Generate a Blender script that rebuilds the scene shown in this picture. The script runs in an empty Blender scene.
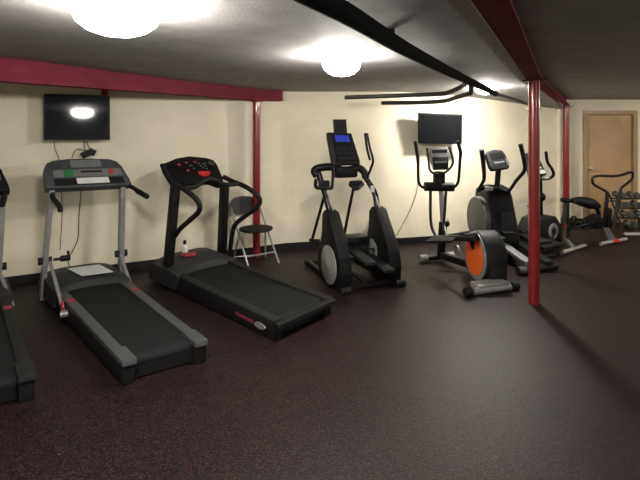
import bpy, bmesh, math, random
from mathutils import Vector, Matrix
random.seed(7)
C = bpy.context.scene.collection
PI = math.pi
EYE = 1.68; F = 460.0; HZ = 130.0

# ---------- measuring helpers: a point of the room from a place seen and its distance ----------
def fl(x, y, z=0.0):
    d = (EYE - z)*F/(y - HZ)
    return Vector(((x-320)*d/F, d, z))
def at(x, y, d):
    return Vector(((x-320)*d/F, d, EYE-(y-HZ)*d/F))
def V(*a): return Vector(a)

# ---------- materials ----------
M = {}
def mat(name, col, rough=.5, metal=0.0, var=.12, scale=18.0, bump=0.0, bscale=200.0, emit=None, estr=0.0, coat=0.0, spec=.5):
    m = bpy.data.materials.new(name); m.use_nodes = True
    nt = m.node_tree; N = nt.nodes; L = nt.links
    b = N['Principled BSDF']
    b.inputs['Roughness'].default_value = rough
    b.inputs['Metallic'].default_value = metal
    b.inputs['Specular IOR Level'].default_value = spec
    b.inputs['Coat Weight'].default_value = coat
    tc = N.new('ShaderNodeTexCoord')
    nz = N.new('ShaderNodeTexNoise'); nz.inputs['Scale'].default_value = scale; nz.inputs['Detail'].default_value = 4
    L.new(tc.outputs['Object'], nz.inputs['Vector'])
    cr = N.new('ShaderNodeValToRGB')
    cr.color_ramp.elements[0].position = .3; cr.color_ramp.elements[1].position = .7
    cr.color_ramp.elements[0].color = (*[c*(1-var) for c in col], 1)
    cr.color_ramp.elements[1].color = (*[min(1, c*(1+var)) for c in col], 1)
    L.new(nz.outputs['Fac'], cr.inputs['Fac']); L.new(cr.outputs['Color'], b.inputs['Base Color'])
    if bump:
        n2 = N.new('ShaderNodeTexNoise'); n2.inputs['Scale'].default_value = bscale
        L.new(tc.outputs['Object'], n2.inputs['Vector'])
        bp = N.new('ShaderNodeBump'); bp.inputs['Strength'].default_value = bump; bp.inputs['Distance'].default_value = .004
        L.new(n2.outputs['Fac'], bp.inputs['Height']); L.new(bp.outputs['Normal'], b.inputs['Normal'])
    if emit:
        b.inputs['Emission Color'].default_value = (*emit, 1); b.inputs['Emission Strength'].default_value = estr
    M[name] = m
    return m
mat('wall_paint', (.75, .69, .545), .55, var=.10, scale=1.6, bump=.25, bscale=35)
mat('ceiling_paint', (.29, .275, .27), .8, var=.12, scale=5, bump=.5, bscale=70)
mat('base_rubber', (.006, .006, .007), .5)
mat('red_paint', (.20, .010, .015), .3, var=.15, scale=9, coat=.4)
mat('beam_red', (.165, .028, .045), .8, var=.2, scale=6, spec=.04)
mat('black_plastic', (.0042, .0043, .0046), .5, spec=.22)
mat('black_metal', (.005, .005, .0055), .35, spec=.35)
mat('soft_black', (.0055, .0055, .006), .65, spec=.25)
mat('dark_grey', (.0115, .0125, .013), .55, spec=.2)
mat('hood_grey', (.019, .0205, .0215), .6, spec=.3)
mat('mid_grey', (.047, .050, .053), .5, spec=.35)
mat('console_grey', (.044, .048, .054), .5, spec=.35)
mat('panel_grey', (.13, .13, .125), .5)
mat('silver', (.27, .27, .275), .38, metal=.3)
mat('chrome', (.5, .5, .5), .22, metal=.6, var=.04)
mat('disc_grey', (.21, .21, .205), .45)
mat('shroud_grey', (.055, .056, .055), .45)
mat('orange', (.82, .13, .012), .4, var=.06)
mat('belt', (.0065, .0078, .0082), .75, bump=.3, bscale=500, spec=.2)
mat('paper', (.55, .57, .56), .7, var=.05)
mat('red_accent', (.42, .03, .025), .4)
mat('pink', (.26, .03, .045), .6)
mat('green', (.02, .14, .05), .5)
mat('lcd', (.13, .14, .14), .4)
mat('screen', (.0105, .012, .017), .06, spec=.3, var=.03)
mat('matte_screen', (.005, .0055, .007), .35, spec=.15, var=.03)
mat('blue_screen', (.02, .03, .3), .3, emit=(.05, .07, .6), estr=.06)
mat('door_wood', (.42, .27, .135), .5, var=.12, scale=3)
mat('frame_wood', (.34, .23, .13), .5, var=.12, scale=6)
mat('cream', (.62, .56, .44), .6)
mat('board', (.30, .28, .265), .7)
mat('pipe_black', (.011, .012, .014), .85, spec=.05, bump=.4, bscale=60)
mat('bar_grey', (.025, .023, .022), .5)
mat('mesh_grey', (.05, .05, .05), .7)
mat('lamp_glass', (.9, .9, .9), .3, emit=(1, .955, .875), estr=44)
mat('lamp_glass_bright', (.9, .9, .9), .3, emit=(1, .955, .86), estr=125)
mat('lamp_base', (.8, .8, .78), .4)
mat('white_plastic', (.6, .6, .58), .4)
mat('iron', (.06, .065, .062), .5, metal=.3)

# speckled rubber floor
fm = bpy.data.materials.new('rubber_floor'); fm.use_nodes = True
nt = fm.node_tree; N = nt.nodes; L = nt.links; b = N['Principled BSDF']
tc = N.new('ShaderNodeTexCoord')
vo = N.new('ShaderNodeTexVoronoi'); vo.inputs['Scale'].default_value = 165
L.new(tc.outputs['Object'], vo.inputs['Vector'])
cr = N.new('ShaderNodeValToRGB'); cr.color_ramp.interpolation = 'CONSTANT'
e = cr.color_ramp.elements
e[0].position = 0; e[0].color = (.0046, .0027, .0030, 1)
e[1].position = .48; e[1].color = (.0068, .0038, .0042, 1)
k = e.new(.68); k.color = (.027, .0085, .0105, 1)
k = e.new(.86); k.color = (.027, .020, .019, 1)
sp = N.new('ShaderNodeSeparateColor'); L.new(vo.outputs['Color'], sp.inputs['Color'])
L.new(sp.outputs['Red'], cr.inputs['Fac'])
nz = N.new('ShaderNodeTexNoise'); nz.inputs['Scale'].default_value = 1.3; nz.inputs['Detail'].default_value = 3
L.new(tc.outputs['Object'], nz.inputs['Vector'])
mr = N.new('ShaderNodeMapRange'); mr.inputs['To Min'].default_value = 1.0; mr.inputs['To Max'].default_value = 1.35
L.new(nz.outputs['Fac'], mr.inputs['Value'])
mx = N.new('ShaderNodeMix'); mx.data_type = 'RGBA'; mx.blend_type = 'MULTIPLY'; mx.inputs['Factor'].default_value = 1
L.new(cr.outputs['Color'], mx.inputs[6]); L.new(mr.outputs['Result'], mx.inputs[7])
L.new(mx.outputs[2], b.inputs['Base Color'])
b.inputs['Roughness'].default_value = .46; b.inputs['Specular IOR Level'].default_value = .2
bp = N.new('ShaderNodeBump'); bp.inputs['Strength'].default_value = .35; bp.inputs['Distance'].default_value = .003
L.new(vo.outputs['Distance'], bp.inputs['Height']); L.new(bp.outputs['Normal'], b.inputs['Normal'])
M['rubber_floor'] = fm

# ---------- geometry builder ----------
def smooth_path(pts, n=5):
    pts = [Vector(p) for p in pts]
    if len(pts) < 3: return pts
    out = []
    P = [pts[0]*2-pts[1]] + pts + [pts[-1]*2-pts[-2]]
    for i in range(1, len(P)-2):
        a, b_, c, d = P[i-1], P[i], P[i+1], P[i+2]
        for k in range(n):
            t = k/n
            out.append(.5*((2*b_) + (c-a)*t + (2*a-5*b_+4*c-d)*t*t + (3*b_-a-3*c+d)*t**3))
    out.append(pts[-1]); return out

class G:
    def __init__(s): s.bm = bmesh.new()
    def _merge(s, b2):
        me = bpy.data.meshes.new('t'); b2.to_mesh(me); b2.free(); s.bm.from_mesh(me); bpy.data.meshes.remove(me)
    def hexa(s, p, bev=0.0, seg=2):      # p: 4 bottom corners (ring), 4 top corners (ring)
        b2 = bmesh.new(); v = [b2.verts.new(q) for q in p]
        for f in ((3,2,1,0),(4,5,6,7),(0,1,5,4),(1,2,6,5),(2,3,7,6),(3,0,4,7)): b2.faces.new([v[i] for i in f])
        bmesh.ops.recalc_face_normals(b2, faces=b2.faces)
        if bev: bmesh.ops.bevel(b2, geom=list(b2.edges), offset=bev, segments=seg, profile=.6, affect='EDGES')
        s._merge(b2); return s
    def box(s, c, size, ax=None, bev=0.0, seg=2):   # ax: two direction vectors (x,y); z derived
        c = Vector(c); X, Y, Z = frame(ax)
        a, b_, h = size[0]/2, size[1]/2, size[2]/2
        return s.hexa([c+X*i*a+Y*j*b_+Z*k*h for k in (-1, 1) for i, j in ((-1,-1),(1,-1),(1,1),(-1,1))], bev, seg)
    def prism(s, poly, off, bev=0.0, seg=2):
        b2 = bmesh.new(); off = Vector(off); poly = [Vector(p) for p in poly]
        a = [b2.verts.new(p) for p in poly]; c = [b2.verts.new(p+off) for p in poly]; n = len(a)
        b2.faces.new(a[::-1]); b2.faces.new(c)
        for i in range(n): b2.faces.new([a[i], a[(i+1) % n], c[(i+1) % n], c[i]])
        bmesh.ops.recalc_face_normals(b2, faces=b2.faces)
        if bev: bmesh.ops.bevel(b2, geom=list(b2.edges), offset=bev, segments=seg, profile=.6, affect='EDGES')
        s._merge(b2); return s
    def tube(s, pts, r, n=10, smooth=True, k=5, flat=1.0, side=None, closed=False):
        pts = [Vector(p) for p in pts]
        rs = list(r) if isinstance(r, (list, tuple)) else [r]*len(pts)
        if smooth and len(pts) > 2:
            kk = k; q = smooth_path(pts, kk)
            rr = []
            for i in range(len(pts)-1):
                for t in range(kk): rr.append(rs[i]+(rs[i+1]-rs[i])*t/kk)
            rr.append(rs[-1])
        else: q, rr = pts, rs
        bm = s.bm; rings = []; up = None
        for i, p in enumerate(q):
            t = (q[min(i+1, len(q)-1)]-q[max(i-1, 0)])
            t = t.normalized() if t.length > 1e-9 else V(0,0,1)
            if up is None:
                if side is not None: up = Vector(side)
                else: up = V(0,0,1) if abs(t.z) < .9 else V(1,0,0)
            a = (up - t*up.dot(t))
            a = a.normalized() if a.length > 1e-6 else t.orthogonal().normalized()
            b_ = t.cross(a); up = a
            rings.append([bm.verts.new(p + a*math.cos(2*PI*j/n)*rr[i] + b_*math.sin(2*PI*j/n)*rr[i]*flat) for j in range(n)])
        for A, B in zip(rings, rings[1:]):
            for j in range(n): bm.faces.new([A[j], A[(j+1) % n], B[(j+1) % n], B[j]])
        bm.faces.new(rings[0][::-1]); bm.faces.new(rings[-1]); return s
    def disc(s, c, nrm, prof, n=32, flat=1.0):     # lathe about nrm; prof = [(radius, height)...]
        c = Vector(c); nrm = Vector(nrm).normalized()
        a = (V(0,0,1) - nrm*nrm.z); a = a.normalized() if a.length > 1e-4 else V(1,0,0)
        b_ = nrm.cross(a); bm = s.bm; rings = []
        for r, h in prof:
            if r < 1e-6: rings.append([bm.verts.new(c+nrm*h)])
            else: rings.append([bm.verts.new(c+nrm*h+a*math.cos(2*PI*j/n)*r+b_*math.sin(2*PI*j/n)*r*flat) for j in range(n)])
        for A, B in zip(rings, rings[1:]):
            if len(A) == 1 and len(B) == 1: continue
            for j in range(n):
                if len(A) == 1: bm.faces.new([A[0], B[j], B[(j+1) % n]])
                elif len(B) == 1: bm.faces.new([A[j], A[(j+1) % n], B[0]])
                else: bm.faces.new([A[j], A[(j+1) % n], B[(j+1) % n], B[j]])
        if len(rings[0]) > 1: bm.faces.new(rings[0][::-1])
        if len(rings[-1]) > 1: bm.faces.new(rings[-1])
        return s
    def ball(s, c, r, n=14):
        if not isinstance(r, (tuple, list)): r = (r, r, r)
        b2 = bmesh.new(); bmesh.ops.create_uvsphere(b2, u_segments=n, v_segments=n//2+2, radius=1)
        for v in b2.verts: v.co = Vector((v.co.x*r[0], v.co.y*r[1], v.co.z*r[2])) + Vector(c)
        s._merge(b2); return s

def frame(ax):
    if ax is None: return V(1,0,0), V(0,1,0), V(0,0,1)
    X = Vector(ax[0]).normalized(); Y = Vector(ax[1]); Y = (Y - X*Y.dot(X)).normalized()
    return X, Y, X.cross(Y)

def obj(name, g, m, root=None, smooth=True, label=None):
    bm = g.bm
    bmesh.ops.recalc_face_normals(bm, faces=bm.faces)
    org = Vector((0,0,0))
    p = root
    while p is not None: org += p.location; p = p.parent
    for v in bm.verts: v.co -= org
    if smooth:
        for f in bm.faces: f.smooth = True
        for e_ in bm.edges:
            if len(e_.link_faces) == 2 and e_.calc_face_angle(0) > .6: e_.smooth = False
    me = bpy.data.meshes.new(name); bm.to_mesh(me); bm.free()
    me.materials.append(M[m])
    o = bpy.data.objects.new(name, me); C.objects.link(o)
    if root is not None: o.parent = root
    if label: o['label'] = label
    return o
def thing(name, label, cat, loc, group=None):
    o = bpy.data.objects.new(name, None); C.objects.link(o); o.location = Vector(loc); o.empty_display_size = .1
    o['label'] = label; o['category'] = cat
    if group: o['group'] = group
    return o
def tag(o, label, cat, group=None):
    o['label'] = label; o['category'] = cat; o['kind'] = 'thing'
    if group: o['group'] = group
    return o
def struct(name, g, m):
    o = obj(name, g, m, smooth=False); o['kind'] = 'structure'; return o

# ---------- room ----------
# inner face of the gym's long wall, left to right
WALL = [(-4.9, 4.05), (-3.45, 4.93), (-2.1, 5.6), (-.79, 6.29), (-.42, 6.47), (.35, 6.62), (1.09, 6.74), (1.64, 6.88), (2.13, 7.08), (4.15, 8.05)]
WALL = [(p.x, p.y) for p in smooth_path([V(a_, b_, 0) for a_, b_ in WALL], 5)]
def wall_d(x):           # distance of that wall straight behind pixel column x
    k = (x-320)/F
    for (a, b_), (c, d) in zip(WALL, WALL[1:]):
        ka, kc = a/b_, c/d
        if ka <= k <= kc:
            dx, dy = c-a, d-b_
            t = (k*b_-a)/(dx-k*dy); return b_+t*dy
    return 8.0
H = 2.22
def ceil_z(x, y):
    t = max(0, min(1, (x-.5)/3.4))*max(0, min(1, (y-6.3)/1.6))
    u = max(0, min(1, (-x-.4)/2.0))*max(0, min(1, (6.0-y)/2.0))
    w2 = max(0, min(1, (x+.3)/1.5))*max(0, min(1, (y-4.4)/1.2))
    return H - .19*t + .05*u + .03*w2
g = G(); g.hexa([V(x,y,z) for z in (-.1, 0) for x, y in ((-5.2,-3.2),(7.4,-3.2),(7.4,8.6),(-5.2,8.6))]); struct('floor', g, 'rubber_floor')
g = G()
for (a, b_), (c, d) in zip(WALL, WALL[1:]):
    n = V(-(d-b_), c-a, 0).normalized()*.15
    g.hexa([V(a,b_,0), V(c,d,0), V(c,d,0)+n, V(a,b_,0)+n, V(a,b_,2.6), V(c,d,2.6), V(c,d,2.6)+n, V(a,b_,2.6)+n])
struct('wall_back', g, 'wall_paint')
g = G()
for (a, b_), (c, d) in zip(WALL, WALL[1:]):
    n = V(-(d-b_), c-a, 0).normalized()*-.014
    g.hexa([V(a,b_,0), V(c,d,0), V(c,d,0)+n, V(a,b_,0)+n, V(a,b_,.095), V(c,d,.095), V(c,d,.095)+n, V(a,b_,.095)+n])
struct('baseboard_back', g, 'base_rubber')
DW = 8.25
dx0, dx1, dz = 4.80, 5.60, 1.95
g = G()
def bx(g, x0, x1, y0, y1, z0, z1, bev=0): g.hexa([V(x,y,z) for z in (z0, z1) for x, y in ((x0,y0),(x1,y0),(x1,y1),(x0,y1))], bev); return g
bx(g, 4.0, dx0-.06, DW, DW+.15, 0, 2.6); bx(g, dx1+.06, 7.3, DW, DW+.15, 0, 2.6); bx(g, dx0-.06, dx1+.06, DW, DW+.15, dz+.06, 2.6)
struct('wall_right', g, 'wall_paint')
g = G(); bx(g, 4.15, dx0-.07, DW-.014, DW, 0, .095); bx(g, dx1+.07, 7.2, DW-.014, DW, 0, .095); struct('baseboard_right', g, 'base_rubber')
g = G(); bx(g, 4.13, 4.15+.03, 8.0, DW, 0, 2.4); struct('wall_corner', g, 'wall_paint')
g = G(); bx(g, 7.2, 7.35, -3.1, DW, 0, 2.6); struct('wall_side', g, 'wall_paint')
g = G(); bx(g, -5.05, -4.9, -3.1, 4.1, 0, 2.6); struct('wall_left', g, 'wall_paint')
g = G(); bx(g, -5.05, 7.35, -3.2, -3.05, 0, 2.6); struct('wall_front', g, 'wall_paint')
# door
g = G(); bx(g, dx0-.005, dx1+.005, DW+.03, DW+.07, .012, dz-.004)
dr = struct('door_1', g, 'door_wood')
g = G(); bx(g, dx0-.085, dx0-.01, DW-.02, DW+.10, 0, dz+.08); bx(g, dx1+.01, dx1+.085, DW-.02, DW+.10, 0, dz+.08); bx(g, dx0-.01, dx1+.01, DW-.02, DW+.10, dz+.006, dz+.08)
bx(g, dx0-.06, dx1+.06, DW+.1, DW+.15, 0, dz+.07)
obj('door_frame', g, 'frame_wood', dr, smooth=False)
g = G(); g.disc((dx0+.07, DW+.03, .98), (0,-1,0), [(.03,0),(.03,.008),(.012,.012),(.012,.04),(.028,.05),(.026,.07),(0,.075)], 16); obj('door_handle', g, 'chrome', dr)

# ceiling: the strip of ceiling on each side of the long beam
B0, B1, B2 = V(.55, -3.05, 0), V(2.08, 4.47, 0), V(4.35, 8.15, 0)    # beam centre line
def beam_x(y):
    B = V(.70, 1.85, 0)
    pts = [V(-1.95,-3.05,0), B, B1, B2]
    for a, c in zip(pts, pts[1:]):
        if a.y <= y <= c.y: return a.x+(c.x-a.x)*(y-a.y)/(c.y-a.y)
    return pts[-1].x if y > 0 else pts[0].x
g = G(); bm = g.bm; NY, NX = 46, 26
rows = []
for j in range(NY+1):
    y = -3.1 + (8.3+3.1)*j/NY; xb = beam_x(min(y, 8.15))-.02
    rows.append([bm.verts.new((-5.1+(xb+5.1)*i/NX, y, ceil_z(-5.1+(xb+5.1)*i/NX, y))) for i in range(NX+1)])
for A, B in zip(rows, rows[1:]):
    for i in range(NX): bm.faces.new([A[i], A[i+1], B[i+1], B[i]])
ext = bmesh.ops.extrude_face_region(bm, geom=list(bm.faces))
for v in ext['geom']:
    if isinstance(v, bmesh.types.BMVert): v.co.z = 2.45
rows = []
for j in range(NY+1):
    y = -3.1 + (8.3+3.1)*j/NY; xb = beam_x(min(y, 8.15))+.02
    rows.append([bm.verts.new((x, y, 2.225)) for x in (xb, 7.3)]+[bm.verts.new((x, y, 2.45)) for x in (7.3, xb)])
for A, B in zip(rows, rows[1:]):
    for i in range(4): bm.faces.new([A[i], A[(i+1) % 4], B[(i+1) % 4], B[i]])
struct('ceiling', g, 'ceiling_paint')

# ---------- beams and posts ----------
def beam_run(pts, w, zb, zt, g=None, off=0.0):
    g = g or G(); bm = g.bm; rings = []
    for i, p in enumerate(pts):
        t = (pts[min(i+1, len(pts)-1)]-pts[max(i-1, 0)]); t.z = 0; t.normalize(); s = V(t.y, -t.x, 0)
        z0 = zb[i] if isinstance(zb, list) else zb; z1 = zt[i] if isinstance(zt, list) else zt
        c = V(p.x, p.y, 0)+s*off
        rings.append([bm.verts.new(c-s*w/2+V(0,0,z0)), bm.verts.new(c+s*w/2+V(0,0,z0)), bm.verts.new(c+s*w/2+V(0,0,z1)), bm.verts.new(c-s*w/2+V(0,0,z1))])
    for A, B in zip(rings, rings[1:]):
        for j in range(4): bm.faces.new([A[j], A[(j+1) % 4], B[(j+1) % 4], B[j]])
    bm.faces.new(rings[0]); bm.faces.new(rings[-1][::-1]); return g
bl = [V(beam_x(y), y, 0) for y in (-3.0, .5, 1.85, 3.2, B1.y, 6.0, 7.2, 8.12)]
t = thing('steel_beam', 'long red steel beam carried by two posts, running overhead to the door wall', 'beam', (B1.x, B1.y, 2.18))
zb = [2.175, 2.175, 2.175, 2.175, 2.17, 2.15, 2.13, 2.11]
obj('bottom_flange', beam_run(bl, .13, zb, [z+.02 for z in zb]), 'beam_red', t, smooth=False)
obj('web', beam_run(bl, .03, [z+.02 for z in zb], 2.3), 'beam_red', t, smooth=False)
z2 = [min(ceil_z(p.x, p.y), 2.2)-.03 for p in bl]
g = beam_run(bl, .07, z2, [z+.035 for z in z2], off=-.102)
tag(obj('ceiling_board', g, 'board', smooth=False), 'pale grey board fixed to the ceiling along the left edge of the long red beam', 'board')

def post(c, r, z1, label, cap=True):
    c = Vector(c); t = thing('support_post', label, 'post', (c.x, c.y, 0), 'red posts holding up the beams')
    g = G(); g.disc((c.x, c.y, .008), (0,0,1), [(r,0),(r,z1-.02)], 28); obj('pole', g, 'red_paint', t)
    g = G(); g.box((c.x, c.y, z1-.006), (r*3.1, r*3.1, .012), bev=.002); obj('cap_plate', g, 'beam_red', t)
    g = G(); g.disc((c.x, c.y, 0), (0,0,1), [(r*1.12,0),(r*1.12,.008)], 28); obj('base_plate', g, 'red_paint', t)
    return t
post((B1.x, B1.y, 0), .052, 2.17, 'thick glossy red steel post standing free on the floor, nearest of the posts')
post((4.27, 7.98, 0), .052, 2.095, 'red steel post in the far corner beside the door, behind the exercise bike saddle')
LP = V(-.845, 6.12, 0)
post(LP, .05, 2.075, 'slim red steel post by the wall behind the folding chair')
# left beam
a = V(-4.3, 1.35, 0); a0 = V(-2.62, 3.78, 0); a1 = V(-.56, 6.36, 0)
a1 = V((281-320)*6.3/F, 6.3, 0)
lb = [a, a0, LP.copy(), a1]
t = thing('steel_beam', 'red steel beam high on the left ending just past the post by the folding chair', 'beam', (LP.x, LP.y, 2.08))
obj('bottom_flange', beam_run(lb, .14, 2.075, 2.092), 'beam_red', t, smooth=False)
obj('web', beam_run(lb, .11, 2.092, 2.30, off=0), 'beam_red', t, smooth=False)

# ---------- ceiling lamps ----------
def lamp(p, label, r=.15, m='lamp_glass', k=1.0):
    z = ceil_z(*p) if p[0] < 3 else 2.225
    t = thing('ceiling_lamp', label, 'lamp', (p[0], p[1], z), 'glowing round ceiling lamps')
    g = G(); g.disc((p[0], p[1], z), (0,0,-1), [(r*.85,-.004),(r*.85,.02),(r*.7,.03)], 32); obj('base', g, 'lamp_base', t)
    g = G(); g.disc((p[0], p[1], z-.024), (0,0,-1), [(r*.8,0),(r,.022*k),(r*1.02,.045*k),(r*.93,.075*k),(r*.7,.105*k),(r*.4,.122*k),(0,.13*k)], 32)
    obj('glass_shade', g, m, t)
lamp((-.86, 1.95), 'glowing round ceiling lamp at the top left above the grey treadmill', .17)
lamp((.155, 3.32), 'glowing round ceiling lamp in the middle, left of the thick black pipe', .135)
lamp((2.20, 6.12), 'glowing round ceiling lamp behind the end of the black pipe, near the far wall', .115, 'lamp_glass_bright', .55)
# three lamps added out of view to light the foreground and right side
lamp((-2.6, -.9), 'added round ceiling lamp, unseen, behind the viewer on the left', .15)
lamp((6.1, 5.2), 'added round ceiling lamp, unseen, lighting the door wall from the far right', .15)
lamp((3.6, .2), 'added round ceiling lamp, unseen, lighting the right side beyond the long red beam', .13)

# ---------- ceiling pipe and the bent bars ----------
PP = [V(-.50,.75,2.15), at(338,9,1.80), at(400,46,2.58), at(442,68,3.52), at(468,80.5,4.45), at(496,94,5.8)]
for p in PP: p.z = min(p.z, 2.175)
t = thing('ceiling_pipe', 'thick black wrapped pipe hanging just below the ceiling, thinner at its far end', 'pipe', PP[2])
g = G(); g.tube(PP, [.045,.045,.043,.04,.037,.034], 14); obj('wrapped_pipe', g, 'pipe_black', t)
g = G(); g.tube([PP[-1], at(512,98.5,6.3), at(527,104,6.9), at(540,109,7.3)], .02, 10); obj('bare_pipe', g, 'bar_grey', t)
g = G(); q = at(390,40,2.45); g.tube([q+V(0,0,-.0), q+V(0,0,.12)], .008, 8); g.box(q+V(0,0,.045), (.05,.012,.03)); obj('hanger', g, 'pipe_black', t)
A = [at(345,97.5,5.55), at(400,95.5,5.3), at(440,94,5.02), at(450,92,4.9), at(463,86,4.66), at(465,84,4.55), at(465,80,4.4)]
g = G(); g.tube(A, .025, 10, k=4); tag(obj('bent_bar', g, 'bar_grey'), 'upper dark metal bar reaching left from the black ceiling pipe', 'bar', 'bent bars under the ceiling pipe')
A = [at(382,103,5.85), at(420,102.5,5.5), at(444,101,5.25), at(456,97.5,5.0), at(468,94,4.75), at(471,92,4.7), at(471,83,4.6)]
g = G(); g.tube(A, .025, 10, k=4); tag(obj('bent_bar', g, 'bar_grey'), 'lower dark metal bar just above the right-hand television', 'bar', 'bent bars under the ceiling pipe')

# ---------- televisions ----------
def tv(tl, tr, br, bl_, label, loc, sm='screen'):
    t = thing('television', label, 'television', loc)
    br = tr + bl_ - tl
    n = (tr-tl).cross(bl_-tl).normalized()      # towards the room or the wall
    if n.y > 0: n = -n
    back = -n
    g = G(); g.hexa([bl_, br, tr, tl, bl_+back*.045, br+back*.045, tr+back*.045, tl+back*.045], .006)
    obj('casing', g, 'black_plastic', t)
    X = (tr-tl).normalized(); Z = (tl-bl_).normalized(); b = .022
    g = G(); q = [bl_+X*b+Z*(b*1.3), br-X*b+Z*(b*1.3), tr-X*b-Z*b, tl+X*b-Z*b]
    g.hexa([p+n*.0015 for p in q]+[p+back*.003 for p in q]); obj('screen', g, sm, t, smooth=False)
    c = (tl+br)/2+back*.045
    g = G(); g.box(c+back*.03, (.25,.06,.2), (X, back)); obj('wall_bracket', g, 'black_metal', t, smooth=False)
    return t
tv(at(43.5,93.5,4.923), at(110,96,5.231), at(109.5,140,5.226), at(43.5,140,4.913), 'flat black television on the wall above the grey treadmill, a lamp reflected in it', at(77,115,5.1))
tv(at(419,113,6.56), at(462.5,114.5,6.71), at(462,143,6.78), at(419,143.5,6.63), 'flat black television on the wall behind the elliptical with upright arms', at(440,128,6.7), 'matte_screen')
p = at(104.5,92.5,5.28); g = G(); g.box(p, (.07,.03,.07), (V(.88,.48,0), V(-.48,.88,0)), .004)
tag(obj('wall_box', g, 'pink'), 'small red box on the wall above the left television', 'box')

# cables and little boxes on the wall
w = lambda x, y, off=.02: at(x, y, wall_d(x)-off)
t = thing('power_adapter', 'black power adapters and coiled leads on the wall under the left television', 'adapter', w(88,153,.04))
g = G(); g.box(w(86,154,.05), (.1,.05,.07), (V(.8,.45,.5), V(-.5,.86,0)), .008); g.box(w(92,152,.05), (.08,.05,.07), (V(.8,.45,-.5), V(-.5,.86,0)), .008); obj('body', g, 'black_plastic', t)
g = G(); g.tube([w(84,141), w(84.5,148), w(87,153,.05)], .005, 6); g.tube([w(86,141), w(89,147), w(91,152,.05)], .005, 6)
g.tube([w(72,158,.03), w(75,151,.03), w(80,149,.03), w(86,152,.05)], .005, 6); obj('lead', g, 'soft_black', t)
g = G(); g.tube([w(54,141), w(55,149), w(59,160), w(61,185), w(62,215), w(60,250)], .004, 6); tag(obj('cable', g, 'soft_black'), 'black cable hanging from the left corner of the left television', 'cable', 'thin wall cables')
g = G(); g.tube([w(82,160), w(81,190), w(79,215), w(78,238), w(72,252), w(68,259), w(70,268)], .005, 6); tag(obj('cable', g, 'soft_black'), 'thin black cable down the wall behind the console of the grey treadmill', 'cable', 'thin wall cables')
g = G(); g.tube([w(420,150), w(419,170), w(417,190), w(412,206), w(404,222), w(396,236)], .004, 6); tag(obj('cable', g, 'bar_grey'), 'thin grey cable slanting down the wall left of the elliptical with upright arms', 'cable', 'thin wall cables')
t = thing('wall_socket', 'wall socket with a black plug between the two left ellipticals', 'socket', w(372,224))
g = G(); g.box(w(373,224,.012), (.1,.02,.13), (V(.98,.15,0), V(-.15,.98,0)), .004); obj('plate', g, 'cream', t)
g = G(); g.box(w(372,225,.045), (.05,.05,.06), (V(.98,.15,0), V(-.15,.98,0)), .008); obj('plug', g, 'black_plastic', t)

# ---------- quads on a sloped panel ----------
def panel(c00, c10, c11, c01):
    c00, c10, c11, c01 = map(Vector, (c00, c10, c11, c01))
    n = (c10-c00).cross(c01-c00).normalized()
    if n.y > 0: n = -n
    def P(s, t_, h=0): return c00*(1-s)*(1-t_)+c10*s*(1-t_)+c11*s*t_+c01*(1-s)*t_+n*h
    return P
def plate(g, P, s0, s1, t0, t1, h=.004, base=-.002, bev=0):
    g.hexa([P(s0,t0,base), P(s1,t0,base), P(s1,t1,base), P(s0,t1,base), P(s0,t0,h), P(s1,t0,h), P(s1,t1,h), P(s0,t1,h)], bev); return g
def slab(P, outline, h0, h1, bev=.008):
    g = G(); bot = [P(s, t_, h0) for s, t_ in outline]; n = P(.5,.5,1)-P(.5,.5,0)
    g.prism(bot, n*(h1-h0), bev); return g

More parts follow.
